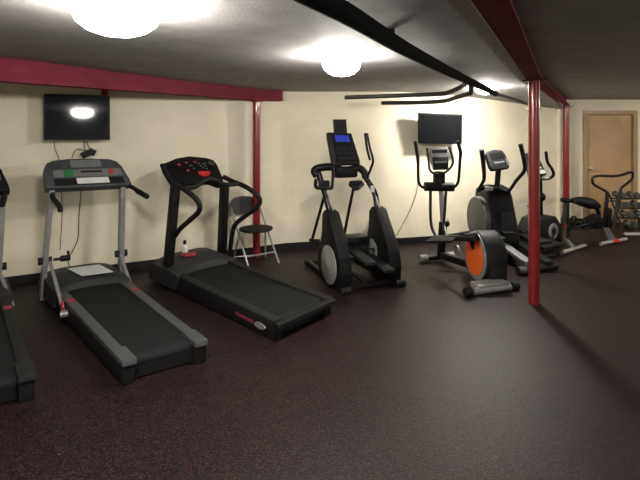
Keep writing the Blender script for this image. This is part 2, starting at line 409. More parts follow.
# ---------- treadmills ----------
def deck(t, O, U, W, h, rail_mat, cap_mat, hood_v, widen=.06, rail_w=.11, hood_mat='hood_grey', hood_z=.27, hood_pts=None, front=1.06, caps=True):
    O, U, W = Vector(O), Vector(U), Vector(W)
    def f(u, v, z): return O + U*(.5+(u-.5)*(1+widen*v)) + W*v + V(0,0,z)
    lift = .03
    # frame skirt
    g = G()
    for u0, u1 in ((.0, .05), (.95, 1.0)):
        g.hexa([f(u0,0.0,.012), f(u1,0.0,.012), f(u1,hood_v,.012), f(u0,hood_v,.012), f(u0,0.0,h-.035), f(u1,0.0,h-.035), f(u1,hood_v,h-.035+lift), f(u0,hood_v,h-.035+lift)], .004)
    g.hexa([f(.05,.01,.012), f(.95,.01,.012), f(.95,.06,.012), f(.05,.06,.012), f(.05,.01,h-.075), f(.95,.01,h-.075), f(.95,.06,h-.075), f(.05,.06,h-.075)])
    g.hexa([f(.05,.02,.04), f(.95,.02,.04), f(.95,hood_v,.04), f(.05,hood_v,.04), f(.05,.02,h-.05), f(.95,.02,h-.05), f(.95,hood_v,h-.03), f(.05,hood_v,h-.03)])
    obj('frame', g, 'soft_black', t)
    # belt with rounded end roller
    g = G(); r = (h-.04)/2; pts = []
    u0, u1 = rail_w*.9, 1-rail_w*.9
    prof = [(hood_v, h-.012+lift*hood_v)]+[(.02*0+.045-math.sin(a_)*.035, h-.012-r*.8+math.cos(a_)*r*.8) for a_ in [i*PI/8 for i in range(9)]]+[(hood_v, .06)]
    bm = g.bm; A = [bm.verts.new(f(u0, v_, z_)) for v_, z_ in prof]; B = [bm.verts.new(f(u1, v_, z_)) for v_, z_ in prof]
    for i in range(len(prof)): j = (i+1) % len(prof); bm.faces.new([A[i], A[j], B[j], B[i]])
    bm.faces.new(A); bm.faces.new(B[::-1]); obj('running_belt', g, 'belt', t)
    for u0, u1 in ((0, rail_w), (1-rail_w, 1)):
        g = G(); v0 = .07 if caps else 0.0
        g.hexa([f(u0,v0,h-.04), f(u1,v0,h-.04), f(u1,hood_v,h-.04+lift), f(u0,hood_v,h-.04+lift), f(u0,v0,h), f(u1,v0,h), f(u1,hood_v,h+lift), f(u0,hood_v,h+lift)], .006)
        obj('side_rail', g, rail_mat, t)
        if caps:
            a_, b_ = (u0-.012, u1+.025) if u0 < .5 else (u0-.025, u1+.012)
            g = G(); g.hexa([f(a_,-.02,h-.035), f(b_,-.02,h-.035), f(b_,.09,h-.035), f(a_,.09,h-.035), f(a_,-.015,h+.004), f(b_,-.015,h+.004), f(b_,.085,h+.012), f(a_,.085,h+.012)], .008)
            obj('end_cap', g, cap_mat, t)
            g = G(); g.hexa([f(a_+.01,-.01,0), f(b_-.02,-.01,0), f(b_-.02,.07,0), f(a_+.01,.07,0), f(a_+.005,-.012,h-.035), f(b_-.01,-.012,h-.035), f(b_-.01,.08,h-.035), f(a_+.005,.08,h-.035)], .006)
            obj('foot', g, 'soft_black', t)
    # motor hood: arched profile across, sloped along
    g = G(); bm = g.bm; nu = 12; rings = []
    vs = [(hood_v-.01, .0), (hood_v+.01, .55), (hood_v+.06, .85), (hood_v+.13, 1.0), (front-.03, .97), (front, .7), (front+.01, 0)]
    for v_, k_ in vs:
        ring = []
        for i in range(nu+1):
            u = -.03+1.06*i/nu; e_ = 1-abs(2*i/nu-1)**4
            z = (h+lift-.02) + (hood_z-h-lift+.02)*k_*(.45+.55*e_)
            if v_ > front-.001: z = (h*.8) + (hood_z-h*.8)*k_*(.45+.55*e_)
            ring.append(bm.verts.new(f(u, v_-.045*(abs(2*i/nu-1)**2)*(1 if v_ < hood_v+.1 else 0), z)))
        rings.append([bm.verts.new(f(-.03, v_, .03))]+ring+[bm.verts.new(f(1.03, v_, .03))])
    for A, B in zip(rings, rings[1:]):
        n_ = len(A)
        for i in range(n_): bm.faces.new([A[i], A[(i+1) % n_], B[(i+1) % n_], B[i]])
    bm.faces.new(rings[0]); bm.faces.new(rings[-1][::-1]); obj('motor_hood', g, hood_mat, t)
    return f

def bar4(g, p0, p1, X, Y, wx, wy, wx1=None, wy1=None, bev=.006):
    X = Vector(X).normalized(); Y = Vector(Y).normalized(); wx1 = wx1 or wx; wy1 = wy1 or wy
    q = lambda p, a, b_: [p-X*a/2-Y*b_/2, p+X*a/2-Y*b_/2, p+X*a/2+Y*b_/2, p-X*a/2+Y*b_/2]
    g.hexa(q(Vector(p0), wx, wy)+q(Vector(p1), wx1, wy1), bev); return g

def grey_treadmill(O, U, W, label, full=True, rcon=1.14):
    rail = 'mid_grey' if full else 'dark_grey'; cmat = 'console_grey' if full else 'black_plastic'
    t = thing('treadmill', label, 'treadmill', (O[0], O[1], 0))
    f = deck(t, O, U, W, .165, rail, rail, .80, rail_w=.13, widen=.10 if full else .05)
    Ux, Wx = Vector(U).normalized(), Vector(W).normalized()
    lt, rt = f(.03, .90, 1.10), f(rcon-.05, .93, 1.08)
    lb_, rb = f(-.035, .99, 0.0), f(rcon if full else rcon-.06, 1.0, 0.0)
    if not full: rt = f(rcon+.0, .95, 1.08)
    for p0, p1 in ((lb_, lt), (rb, rt)):
        g = G(); bar4(g, p0, p1, Ux, Wx, .045, .075); obj('upright', g, 'silver', t)
    # console
    P = panel(f(-.06,.875,1.125), f(rcon+.08,.90,1.105), f(rcon-.0,.99,1.375), f(-.04,.965,1.38))
    out = [(0,0.0),(1,0.0),(1.0,.22),(.965,.72),(.92,.9),(.84,.99),(.6,1.04),(.3,1.04),(.12,1.0),(.04,.9),(.0,.68)]
    con = obj('console', slab(P, out, -.09, 0, .012), cmat, t)
    g = G(); plate(g, P, .10, .93, .36, .62, .005); obj('control_strip', g, 'panel_grey', con, False, 'lighter grey strip of buttons')
    g = G(); plate(g, P, .32, .70, .70, .97, .005); obj('display', g, 'lcd', con, False, 'grey display panel')
    g = G(); plate(g, P, .22, .33, .36, .64, .008); obj('start_button', g, 'green', con, False, 'green square button')
    g = G(); g.disc(P(.79,.5,.004), P(.5,.5,1)-P(.5,.5,0), [(.028,0),(.028,.01),(0,.012)], 14); obj('stop_button', g, 'red_accent', con, label='round red button')
    g = G(); plate(g, P, .42, .68, .50, .56, .009); obj('button_row', g, 'soft_black', con, False)
    g = G(); plate(g, P, .10, .92, .07, .31, .003); obj('tray', g, 'soft_black', con, False)
    g = G(); plate(g, P, .35, .73, .1, .30, .012, .004); o = obj('paper_strip', g, 'paper', con, False, 'white strip of paper')
    # handles towards the user
    r0 = f(rcon-.02,.93,1.08); g = G(); hs = 1 if full else .5
    g.tube([r0+V(-.02,.05,.04), r0+V(.06*hs,.0,.01), r0+V(.30*hs,-.20,-.06)], .022, 12); obj('handle', g, 'dark_grey', t)
    g = G(); g.tube([r0+V(.18*hs,-.10,-.03), r0+V(.335*hs,-.24,-.07)], .027, 12); obj('handle_grip', g, 'soft_black', t)
    l0 = f(.0,.9,1.08); g = G(); g.tube([l0+V(.02,.02,.03), l0+V(.05,-.02,-.05), l0+V(.13,-.08,-.10), l0+V(.16,-.10,-.13)], .024, 12); g.ball(l0+V(.165,-.10,-.15), .026); obj('handle', g, 'dark_grey', t)
    # folding pivots and braces
    for p0, p1, u in ((lb_, lt, -.02), (rb, rt, rcon)):
        k_ = .36 if u < .5 else .33
        c = p0+(p1-p0)*k_
        g = G(); g.tube([c-Ux*.06, c+Ux*.06], .036, 16, False); obj('pivot', g, 'dark_grey', t)
        e_ = f(-.04 if u < .5 else 1.0, .60, .10)
        if u < .5:
            g = G(); bar4(g, c+V(0,-.02,0)+Ux*.05, e_, Ux, Wx, .03, .04); g.tube([e_-Ux*.03, e_+Ux*.05], .03, 12, False)
            obj('brace', g, 'silver', t)
            g = G(); g.tube([c+Ux*.13, c+Ux*.22], .03, 14, False); g.tube([c+Ux*.2, c+Ux*.2+V(0,0,.07)], .012, 8, False); g.tube([c+Ux*.07, c+Ux*.13], .015, 8, False); obj('lock_knob', g, 'black_plastic', t)
        else:
            g = G(); bar4(g, c+V(0,-.02,0), f(1.03,.74,.12), Ux, Wx, .03, .04); obj('brace', g, 'silver', t)
    if full:
        g = G(); c = f(-.012, .64, .135); g.disc(c, -Ux, [(.05,0),(.05,.012),(.03,.02),(0,.022)], 18); obj('wheel_cover', g, 'red_accent', t, label='round red cover')
    for ua in (.02, .89):
        g = G(); g.hexa([f(ua,.60,.1875), f(ua+.09,.60,.1875), f(ua+.09,.64,.189), f(ua,.64,.189), f(ua,.60,.1905), f(ua+.09,.60,.1905), f(ua+.09,.64,.192), f(ua,.64,.192)])
        obj('warning_label', g, 'pink', t, False, 'small reddish sticker on the side rail')
    return f
O1 = fl(121,385); U1 = fl(205,361)-O1; W1 = fl(47,298)-O1
f1 = grey_treadmill(O1, U1, W1, 'grey treadmill with silver uprights and paper on its hood, below the left television')
# sheet of paper lying on the hood
q = [f1(.40,.835,.262), f1(.84,.82,.262), f1(.76,.95,.285), f1(.30,.96,.285)]
g = G(); g.hexa(q+[p+V(0,0,.003) for p in q]); tag(obj('paper_sheet', g, 'paper', smooth=False), 'white sheet of paper lying on the hood of the grey treadmill', 'paper')
U0 = U1*1.05; O0 = fl(35,398)-U0; W0 = fl(3,302)-fl(35,398)
grey_treadmill(O0, U0, W0, 'dark treadmill cut off by the left edge of the photo', False, .965)

# black treadmill with looping rails
O2 = fl(274,341); U2 = fl(331,313)-O2; W2 = fl(157,283)-O2
t = thing('treadmill', 'black treadmill with curved looping handrails, in front of the folding chair', 'treadmill', (O2[0], O2[1], 0))
f2 = deck(t, O2, U2, W2, .155, 'dark_grey', 'dark_grey', .80, widen=.02, rail_w=.12, hood_mat='hood_grey', hood_z=.27, caps=False)
Ux, Wx = U2.normalized(), W2.normalized()
g = G(); g.hexa([f2(0,-.03,.09), f2(1,-.03,.09), f2(1,-.002,.09), f2(0,-.002,.09), f2(0,-.03,.14), f2(1,-.03,.14), f2(1,-.002,.15), f2(0,-.002,.15)], .01); obj('end_cap', g, 'soft_black', t)
for u in (.08, .92):
    g = G(); g.hexa([f2(u-.06,.0,0), f2(u+.06,.0,0), f2(u+.06,.1,0), f2(u-.06,.1,0), f2(u-.06,.0,.09), f2(u+.06,.0,.09), f2(u+.06,.1,.09), f2(u-.06,.1,.09)], .008); obj('foot', g, 'soft_black', t)
g = G(); g.hexa([f2(-.006,.13,.06), f2(.0,.13,.06), f2(.0,.26,.07), f2(-.006,.26,.07), f2(-.006,.13,.09), f2(.0,.13,.09), f2(.0,.26,.095), f2(-.006,.26,.095)]); obj('side_stripe', g, 'beam_red', t, False, 'dark red stripe on the skirt')
bcn = f2(-.004,.085,.075); g = G(); g.prism([bcn+Wx*.07*math.cos(a_)+V(0,0,.024*math.sin(a_)) for a_ in [i*2*PI/24 for i in range(24)]], -Ux*.012)
obj('side_badge', g, 'silver', t, label='oval silver badge')
lb_, lt = f2(.02,.90,.03), at(175.5,186,4.98); rb, rt = f2(1.06,.93,.03), at(224.5,184,5.42)
for p0, p1 in ((lb_, lt), (rb, rt)):
    g = G(); bar4(g, p0, p1, Ux, Wx, .075, .12, .085, .10, .015); obj('upright', g, 'black_plastic', t)
P = panel(at(172,184,4.85), at(224,182,5.25), at(217,158.5,5.5), at(162,160.5,5.1))
out = [(.05,.10),(.28,-.05),(.42,-.02),(.62,.16),(.75,.16),(.92,.0),(1.0,.02),(1.0,.25),(.97,.75),(.93,.95),(.80,1.06),(.5,1.16),(.25,1.08),(.07,.92),(.0,.88),(.0,.72)]
con = obj('console', slab(P, out, -.10, 0, .014), 'black_plastic', t)
g = G(); n_ = P(.5,.5,1)-P(.5,.5,0); ov = [P(.665+.12*math.cos(a_), .38+.10*math.sin(a_)+.03*math.cos(2*a_), .0) for a_ in [i*2*PI/20 for i in range(20)]]
g.prism(ov, n_*.01, .0); obj('stop_bar', g, 'red_accent', con, False, 'red oval stop bar')
for s_, t_, m_ in ((.26,.78,0), (.40,.86,0), (.56,.88,0), (.38,.52,0)):
    g = G(); g.disc(P(s_,t_,.001), n_, [(.018,0),(.018,.006)], 12); obj('red_button', g, 'pink', con)
for s_, t_ in ((.45,.72),(.48,.72),(.50,.60),(.62,.80),(.64,.70),(.67,.62),(.70,.78),(.73,.70),(.75,.80),(.74,.58)):
    g = G(); g.disc(P(s_,t_,.001), n_, [(.010,0),(.010,.005)], 8); obj('white_button', g, 'lcd', con)
g = G(); g.disc(P(.86,.80,.001), n_, [(.04,0),(.04,.005)], 16); obj('cup_holder', g, 'mid_grey', con)
g = G(); g.tube([at(162,165,4.85), at(166,174,4.75), at(172,183,4.65), at(180,187,4.58), at(194,187,4.6), at(202,182,4.68), at(208,179,4.78), at(215,180,4.88), at(223,184,4.95), at(231,184.5,5.0), at(239,183.5,5.05)], .024, 12); obj('front_bar', g, 'soft_black', t)
g = G(); g.tube([at(177,185,4.66), at(188,192,4.5), at(196,199,4.45), at(199.5,205,4.45), at(198.5,212,4.5), at(190,220,4.65), at(180,229,4.85), at(175,236,4.95)], .026, 12); obj('handrail', g, 'soft_black', t)
g = G(); g.tube([at(224,177,5.2), at(232,181,5.12), at(246,187,5.0), at(257,195,4.95), at(260,202,4.97), at(255,209,5.0), at(244,217,5.1), at(235,225,5.2), at(232,236,5.3), at(230,250,5.38), at(228,262,5.45)], .026, 12); obj('handrail', g, 'soft_black', t)
# little things on the hood
t = thing('drink_bottle', 'small pink and white bottle with a dark cap on the hood of the black treadmill', 'bottle', f2(.5,.97,.27))
c = f2(.42,.96,.255)
g = G(); g.disc(c, (0,0,1), [(.03,0),(.033,.02),(.033,.09),(.014,.11),(.014,.13)], 16); obj('body', g, 'white_plastic', t)
g = G(); g.disc(c+V(0,0,.13), (0,0,1), [(.018,0),(.018,.04),(0,.045)], 12); obj('cap', g, 'black_plastic', t)
g = G(); c = f2(.42,.92,.27); g.ball(c+V(-.02,-.02,.01), (.07,.05,.025)); g.ball(c+V(.05,.0,.01), (.045,.045,.03)); tag(obj('cloth', g, 'pink'), 'crumpled pink cloth on the hood of the black treadmill', 'cloth')

# ---------- folding chair ----------
t = thing('folding_chair', 'folding chair with chrome legs and black mesh seat, behind the black treadmill', 'chair', fl(255,262))
FL, FR = fl(249,270), fl(279,263.5)
RL, RR = V(-1.12,5.93,0), V(-.72,6.07,0)
TL, TR = at(229.5,203,6.0), at(258,202,6.12)
X = (FR-FL).normalized()
SLc = FL+(TL-FL)*.52; SRc = FR+(TR-FR)*.52
for a_, b_ in ((FL, TL), (FR, TR)):
    g = G(); g.tube([a_, b_], .0135, 10); obj('leg', g, 'chrome', t)
for a_, b_ in ((RL, SLc+V(0,-.05,.0)+X*.03), (RR, SRc+V(0,-.05,.0)-X*.03)):
    g = G(); g.tube([a_, b_+V(0,0,.02)], .011, 10); obj('leg', g, 'chrome', t)
g = G(); g.tube([FL+(TL-FL)*.18, FR+(TR-FR)*.18], .009, 8); g.tube([RL+(SLc-RL)*.12, RR+(SRc-RR)*.12], .009, 8); obj('stretcher', g, 'chrome', t)
dr_ = V(X.y, -X.x, 0)        # towards the sitter's front
sc = at(256,231.5,5.78); sc.z = .425
ou = [sc + X*(.215*math.cos(a_)*(1 if True else 1)) + dr_*(.20*math.sin(a_)) for a_ in [i*2*PI/28 for i in range(28)]]
g = G(); g.prism(ou, V(0,0,.028), .008); obj('seat', g, 'soft_black', t)
g = G(); bm = g.bm; bc = (TL+TR)/2+V(0,0,.0); rings = []
for i in range(13):
    a_ = -1+2*i/12; wd = .205; hh = .125*math.sqrt(max(0.12, 1-abs(a_)**3))
    c_ = bc + X*wd*a_ + dr_*(-.05*(1-a_*a_)) + V(0,0,-.03)
    rings.append([bm.verts.new(c_+V(0,0,-hh)+dr_*.006), bm.verts.new(c_+V(0,0,hh*.85)+dr_*.006), bm.verts.new(c_+V(0,0,hh*.85)-dr_*.008), bm.verts.new(c_+V(0,0,-hh)-dr_*.008)])
for A, B in zip(rings, rings[1:]):
    for j in range(4): bm.faces.new([A[j], A[(j+1) % 4], B[(j+1) % 4], B[j]])
bm.faces.new(rings[0]); bm.faces.new(rings[-1][::-1]); obj('backrest', g, 'mesh_grey', t)

# ---------- elliptical 1 : stride trainer with twin shrouds ----------
O = fl(347,294); U = fl(401,286)-O; W = fl(310,265)-O
t = thing('elliptical_trainer', 'black elliptical with a blue screen and two round-disc shrouds, left of the others', 'elliptical', O)
def e1(u, v, z): return O+U*u+W*v+V(0,0,z)
Ux, Wx = U.normalized(), W.normalized()
g = G(); g.tube([e1(-.02,0,.035), e1(-.02,1.0,.035)], .03, 10, False); g.tube([e1(.95,0,.035), e1(.98,1.0,.035)], .03, 10, False)
g.tube([e1(-.1,1,.035), e1(1.05,1,.035)], .03, 10, False); g.tube([e1(-.06,.06,.035), e1(1.05,.06,.035)], .032, 10, False)
g.tube([e1(.45,.05,.05), e1(.45,1.0,.05)], .035, 10, False); obj('base_frame', g, 'black_metal', t)
for c in (e1(-.03,-.01,.035), e1(.98,-.01,.035)):
    g = G(); g.tube([c-Ux*.06, c+Ux*.05], .036, 14, False); obj('foot', g, 'soft_black', t)
def shroud(u, du, dc, dr2, left=True):
    # side profile in (v,z)
    pr = [(.02,.05),(.0,.20),(.03,.36),(.12,.52),(.22,.66),(.30,.78),(.40,.80),(.46,.74),(.47,.55),(.52,.40),(.58,.22),(.54,.06)]
    g = G(); g.prism([e1(u, v_, z_) for v_, z_ in pr], U*du, .018, 3); s_ = obj('shroud', g, 'black_plastic', t)
    return s_
s_ = shroud(-.12, .22, None, None)
c = e1(-.135,.25,.235); g = G(); g.disc(c, -Ux, [(.205,0),(.205,.008),(.19,.014),(.04,.018),(.03,.024),(0,.024)], 36); obj('disc', g, 'disc_grey', s_, label='round grey disc')
s_ = shroud(.80, .22, None, None)
c = e1(.79,.38,.30); g = G(); g.disc(c, -Ux, [(.13,0),(.13,.008),(.03,.014),(0,.02)], 30); obj('disc', g, 'disc_grey', s_, label='round grey disc')
# slanted main tubes
g = G(); g.tube([e1(.0,.38,.72), at(324,190,5.22), at(318,172,5.3)], .035, 12); obj('tube', g, 'black_metal', t)
g = G(); g.tube([e1(.04,.345,.76), at(327,196,5.17), at(323,183,5.22)], .009, 8); obj('trim_strip', g, 'chrome', t)
g = G(); g.tube([e1(.90,.38,.72), at(375,194,5.4), at(365,176,5.45)], .035, 12); obj('tube', g, 'black_metal', t)
g = G(); g.tube([e1(.91,.34,.78), at(376,197,5.36)], .009, 8); obj('trim_strip', g, 'chrome', t)
g = G(); c = at(372.5,189,5.36); g.box(c, (.045,.02,.075), (V(1,.2,.0), V(0,1,0)), .004); obj('sticker', g, 'paper', t, label='white sticker')
# shoulders joining to the console neck
g = G(); g.tube([at(317,176,5.28), at(314.5,171,5.3), at(319,168,5.3), at(333,167,5.35), at(345,171,5.4), at(358,168,5.45), at(364,172,5.45), at(366,178,5.44)], .045, 12); obj('shoulder_bar', g, 'black_plastic', t)
g = G(); g.box(at(345,172,5.42), (.28,.14,.13), (Ux, Wx), .03); obj('neck', g, 'black_plastic', t)
g = G(); g.tube([at(316,180,5.2), at(316,187,5.1), at(322,188,5.0), at(332,188,5.0)], .022, 10); g.tube([at(333,168,5.2), at(333,178,5.1), at(332,188,5.0)], .018, 10)
g.box(at(324,184,5.12), (.13,.05,.08), (Ux, Wx), .02); obj('grip', g, 'soft_black', t)
g = G(); g.box(at(356,184,5.2), (.15,.07,.08), (Ux, Wx), .02); g.tube([at(350,184,5.2), at(356,189,5.1), at(363,184,5.2)], .02, 10); obj('grip', g, 'soft_black', t)
# moving arm
g = G(); g.tube([at(367,178,5.3), at(371,168,5.25), at(373,160,5.2), at(370,148,5.2), at(367,133,5.2)], .014, 10); g.tube([at(365,133,5.3), at(367,148,5.32), at(370,160,5.35)], .014, 10); obj('arm', g, 'black_metal', t)
# hanging thin legs at the back
g = G(); g.tube([at(327,186,5.3), at(319,215,5.5), at(312,240,5.75)], .018, 10); g.tube([at(309,240,5.72), at(320,240.5,5.72)], .018, 10, False); obj('link_arm', g, 'black_metal', t)
g = G(); g.tube([at(354,186,5.4), at(349,210,5.5), at(344,236,5.6)], .018, 10); obj('link_arm', g, 'black_metal', t)
# pedals
for u, z in ((.32,.30), (.66,.20)):
    g = G(); g.hexa([e1(u-.10,-.12+.25*(u>.5)*0,z), e1(u+.10,-.12,z), e1(u+.10,.30,z+.05), e1(u-.10,.30,z+.05), e1(u-.10,-.12,z+.035), e1(u+.10,-.12,z+.035), e1(u+.10,.30,z+.085), e1(u-.10,.30,z+.085)], .01)
    g.tube([e1(u,.0,z+.01), e1(u,.8,z+.14)], .03, 10, False)
    g.tube([e1(u-.10,.30,z+.10), e1(u-.10,.30,z+.14), e1(u+.10,.30,z+.14), e1(u+.10,.30,z+.10)], .012, 8, False)
    obj('pedal', g, 'soft_black', t)
g = G(); g.tube([e1(.18,.42,.28), e1(.42,.42,.36)], .03, 12, False); g.tube([e1(.42,.42,.30), e1(.80,.42,.24)], .035, 12, False); g.disc(e1(.5,.42,.3), Ux, [(.10,0),(.10,.05)], 20); g.box(e1(.5,.45,.42), (.3,.2,.1), (Ux, Wx), .02); obj('crank', g, 'black_metal', t)
# console
P = panel(at(333,165,5.3), at(360.5,164,5.4), at(352,133,5.5), at(327.5,132,5.4))
con = obj('console', slab(P, [(0,0),(1,0),(1.02,.15),(.98,1.0),(.0,1.0),(-.02,.85)], -.07, 0, .012), 'dark_grey', t)
g = G(); plate(g, P, .14, .93, .06, .95, .004); obj('face', g, 'black_plastic', con, False)
g = G(); plate(g, P, .26, .82, .70, .91, .008); obj('display', g, 'blue_screen', con, False, 'lit blue screen')
g = G()
for i in range(3):
    for j in range(3): plate(g, P, .2+.24*i, .40+.24*i, .14+.16*j, .24+.16*j, .008)
obj('buttons', g, 'dark_grey', con, False)
P3 = panel(at(334,133,5.44), at(347,133,5.5), at(346,119.5,5.53), at(333,119.5,5.47))
g = G(); plate(g, P3, 0, 1, -.1, 1, .01, -.01, .003); obj('tablet_rest', g, 'dark_grey', con)

# ---------- elliptical 2 : orange disc ----------
N1, N2 = fl(470,296), fl(513,290)
t = thing('elliptical_trainer', 'elliptical with an orange disc on its drive housing and upright arms, below the right television', 'elliptical', (N1+N2)/2)
Ux = (N2-N1).normalized(); col = fl(441,262); Wx = (col-(N1+N2)/2).normalized()
g = G(); g.tube([N1+V(0,0,.04)+Ux*.04, N2+V(0,0,.04)-Ux*.04], .036, 14, False); g.box((N1+N2)/2+V(0,.06,.07), (.38,.16,.06), (Ux, Wx), .015); obj('rear_foot', g, 'silver', t)
for c, s2 in ((N1+V(0,0,.042), -1), (N2+V(0,0,.042), 1)):
    g = G(); g.tube([c-Ux*.015*s2, c+Ux*.06*s2], .042, 14, False); obj('foot_cap', g, 'soft_black', t)
c0, c1 = fl(421,262), fl(453,259)
g = G(); g.tube([c0+V(0,0,.04), c1+V(0,0,.04)], .033, 12, False); obj('front_foot', g, 'black_metal', t)
for c in (c0+V(.03,0,.05), c1+V(-.04,0,.05)):
    g = G(); g.tube([c-Ux*.05, c+Ux*.05], .042, 12, False); obj('foot_cap', g, 'disc_grey', t)
g = G(); bar4(g, col+V(0,0,.09), V(1.80,5.30,.11), Ux, V(0,0,1), .08, .08); obj('main_frame', g, 'dark_grey', t)
g = G(); g.tube([col+V(0,.0,.07), at(443,222,5.88)], .052, 14, False); obj('post_sleeve', g, 'black_plastic', t)
g = G(); g.tube([at(443,224,5.88), at(441,188,5.88)], .033, 14, False); obj('post', g, 'chrome', t)
g = G(); c = at(447,224,5.8); g.ball(c, .035); g.tube([c, c+V(-.06,.05,0)], .012, 8, False); obj('knob', g, 'black_plastic', t)
g = G(); g.ball(at(448,220,5.78), .02); obj('knob_top', g, 'paper', t)
g = G(); g.tube([at(424.5,186.5,5.8), at(453.5,187,5.8)], .058, 16, False); g.box(at(439,180,5.83), (.14,.12,.22), None, .03); obj('pivot_housing', g, 'black_plastic', t)
for pts in ([at(427,188,5.8), at(421.5,186.5,5.75), at(418.5,181,5.7), at(418,165,5.66), at(417,153,5.62), at(415,141,5.6)],
            [at(450,188,5.8), at(455.5,186,5.75), at(458.5,180,5.7), at(460,160,5.66), at(460.5,152,5.62), at(457.5,141,5.6)]):
    g = G(); g.tube(pts, [.018,.018,.018,.018,.022,.022], 10); obj('arm', g, 'black_metal', t)
for pts in ([at(430.5,190,5.8), at(430.5,215,5.75), at(432,228,5.65), at(437,238,5.5)],
            [at(446,190,5.8), at(445,208,5.78), at(444,225,5.7), at(447,238,5.5)]):
    g = G(); g.tube(pts, .019, 10); obj('link_arm', g, 'black_metal', t)
g = G(); g.tube([at(427,148,5.75), at(428.5,160,5.7), at(430,170,5.68), at(436,174,5.7), at(444,173,5.7), at(451,167,5.68), at(453,160,5.68), at(449,147,5.72)], .015, 10); obj('grip_bar', g, 'black_metal', t)
P = panel(at(432,166,5.74), at(449,165.5,5.76), at(449.5,147,5.85), at(429,147.5,5.84))
con = obj('console', slab(P, [(.1,-.15),(.9,-.15),(1,.3),(1,1),(0,1),(0,.3)], -.06, 0, .012), 'silver', t)
g = G(); plate(g, P, .12, .88, .68, .86, .005); obj('display', g, 'soft_black', con, False, 'dark display')
g = G(); plate(g, P, .08, .96, -.2, .46, .015, -.03, .01); obj('lower_panel', g, 'black_plastic', con)
g = G(); plate(g, P, .15, .85, .12, .22, .022); obj('button_strip', g, 'lcd', con, False)
# drive housing (a drum lying on its side) with the orange disc
dc = at(475.5,260.5,5.12); dc.z = .285; Fx, Fw = Ux, Wx; Ux = V(.994,.11,0).normalized(); Wx = V(-.11,.994,0).normalized()
hz = []
for i in range(28):
    a_ = 2*PI*i/28; r_ = .275
    p_ = Wx*math.cos(a_)*r_*1.0 + V(0,0,1)*math.sin(a_)*r_
    q_ = dc + p_
    if q_.z < .075: q_.z = .075
    hz.append(q_)
g = G(); g.prism(hz, Ux*.24, .03, 3)
g.box(dc+Ux*.135+V(0,0,-.10)-Wx*.12, (.20,.30,.30), (Ux, Wx), .03); hs = obj('drive_housing', g, 'dark_grey', t)
g = G(); g.disc(dc-Ux*.0, -Ux, [(.265,0),(.265,.012),(.25,.018),(.20,.018)], 40); obj('ring', g, 'disc_grey', hs, label='pale silver ring')
g = G(); g.disc(dc-Ux*.016, -Ux, [(.218,0),(.216,.006),(.1,.01),(0,.012)], 40); obj('disc', g, 'orange', hs, label='bright orange disc')
g = G(); g.tube([dc-Ux*.035+V(0,0,.07), dc-Ux*.035+V(0,.0,.18)], [.012,.045], 10, False)
g.tube([at(478,236,4.98), at(466,238,5.0)], .05, 12, False); obj('crank', g, 'black_metal', t)
g = G(); g.tube([at(474,239,4.9), at(455,238,5.2), at(436,239,5.55)], .03, 10); g.hexa([at(425,243.5,5.35), at(452,243,5.05), at(459,237,5.25), at(435,237,5.6), at(425,241,5.35), at(452,240.5,5.05), at(459,234.5,5.25), at(435,235,5.6)], .008); obj('pedal', g, 'soft_black', t)
g = G(); g.tube([at(505,240,5.2), at(480,232,5.5), at(449,236,5.6)], .025, 10); obj('pedal', g, 'soft_black', t)
g = G(); g.disc(at(458,250,5.25), -Ux, [(.055,0),(.055,.02),(0,.03)], 20); obj('roller', g, 'disc_grey', t)

# ---------- elliptical 3 ----------
base = fl(492,250); a_, b_ = fl(521,275), fl(556,269)
t = thing('elliptical_trainer', 'black elliptical with a large grey disc and silver rail, left of the nearest red post', 'elliptical', base)
Wx = V(-.10,.995,0).normalized(); Ux = V(.995,.10,0).normalized()
dc = at(476,219,6.3); 
g = G(); g.disc(dc, Ux, [(.0,-.02),(.12,-.012),(.30,0),(.31,.02),(.31,.07),(.28,.08)], 40); obj('flywheel_cover', g, 'shroud_grey', t, label='large grey disc cover')
pr = [(-.38,.02),(-.42,.25),(-.34,.5),(-.22,.80),(-.14,.90),(.05,.93),(.18,.86),(.25,.6),(.30,.3),(.34,.02)]
c = dc+Ux*.07; c.z = 0
g = G(); g.prism([c+Wx*v_+V(0,0,z_) for v_, z_ in pr], Ux*.34, .035, 3); hs = obj('drive_housing', g, 'black_plastic', t)
g = G(); g.prism([c+Ux*.10-Wx*.36+V(0,0,.12), c+Ux*.26-Wx*.36+V(0,0,.12), c+Ux*.26-Wx*.30+V(0,0,.62), c+Ux*.10-Wx*.30+V(0,0,.62)], -Wx*.06, .015); obj('front_panel', g, 'dark_grey', hs)
g = G(); g.tube([at(497,188,6.25), at(498.5,168,6.2)], .036, 12, False); obj('neck', g, 'dark_grey', t)
g = G(); g.tube([at(478,190,6.2), at(486,187,6.1), at(496,188,6.1), at(507,192,6.15)], .035, 12); obj('pivot_bar', g, 'black_metal', t)
g = G(); g.box(at(489,188.5,6.05), (.1,.06,.06), (Ux, Wx), .015); obj('pivot_cap', g, 'silver', t)
P = panel(at(491.5,170,5.95), at(510.5,167,6.05), at(504,150,6.2), at(485.5,151.5,6.1))
con = obj('console', slab(P, [(.08,0),(.95,-.02),(1.03,.2),(.98,.8),(.9,1.0),(.5,1.08),(.1,1.0),(0,.85),(0,.2)], -.06, 0, .012), 'dark_grey', t)
g = G(); plate(g, P, .15, .85, .55, .88, .004); obj('display', g, 'black_plastic', con, False)
g = G(); plate(g, P, .25, .78, .30, .38, .006); plate(g, P, .90, .95, .1, .5, .006); obj('button_strip', g, 'lcd', con, False)
g = G(); g.tube([at(477.5,192,6.1), at(481,185,6.0), at(484,179,5.95), at(483.5,165,5.9), at(481.5,149.5,5.85)], [.02,.02,.024,.028,.03], 10); obj('arm', g, 'black_metal', t)
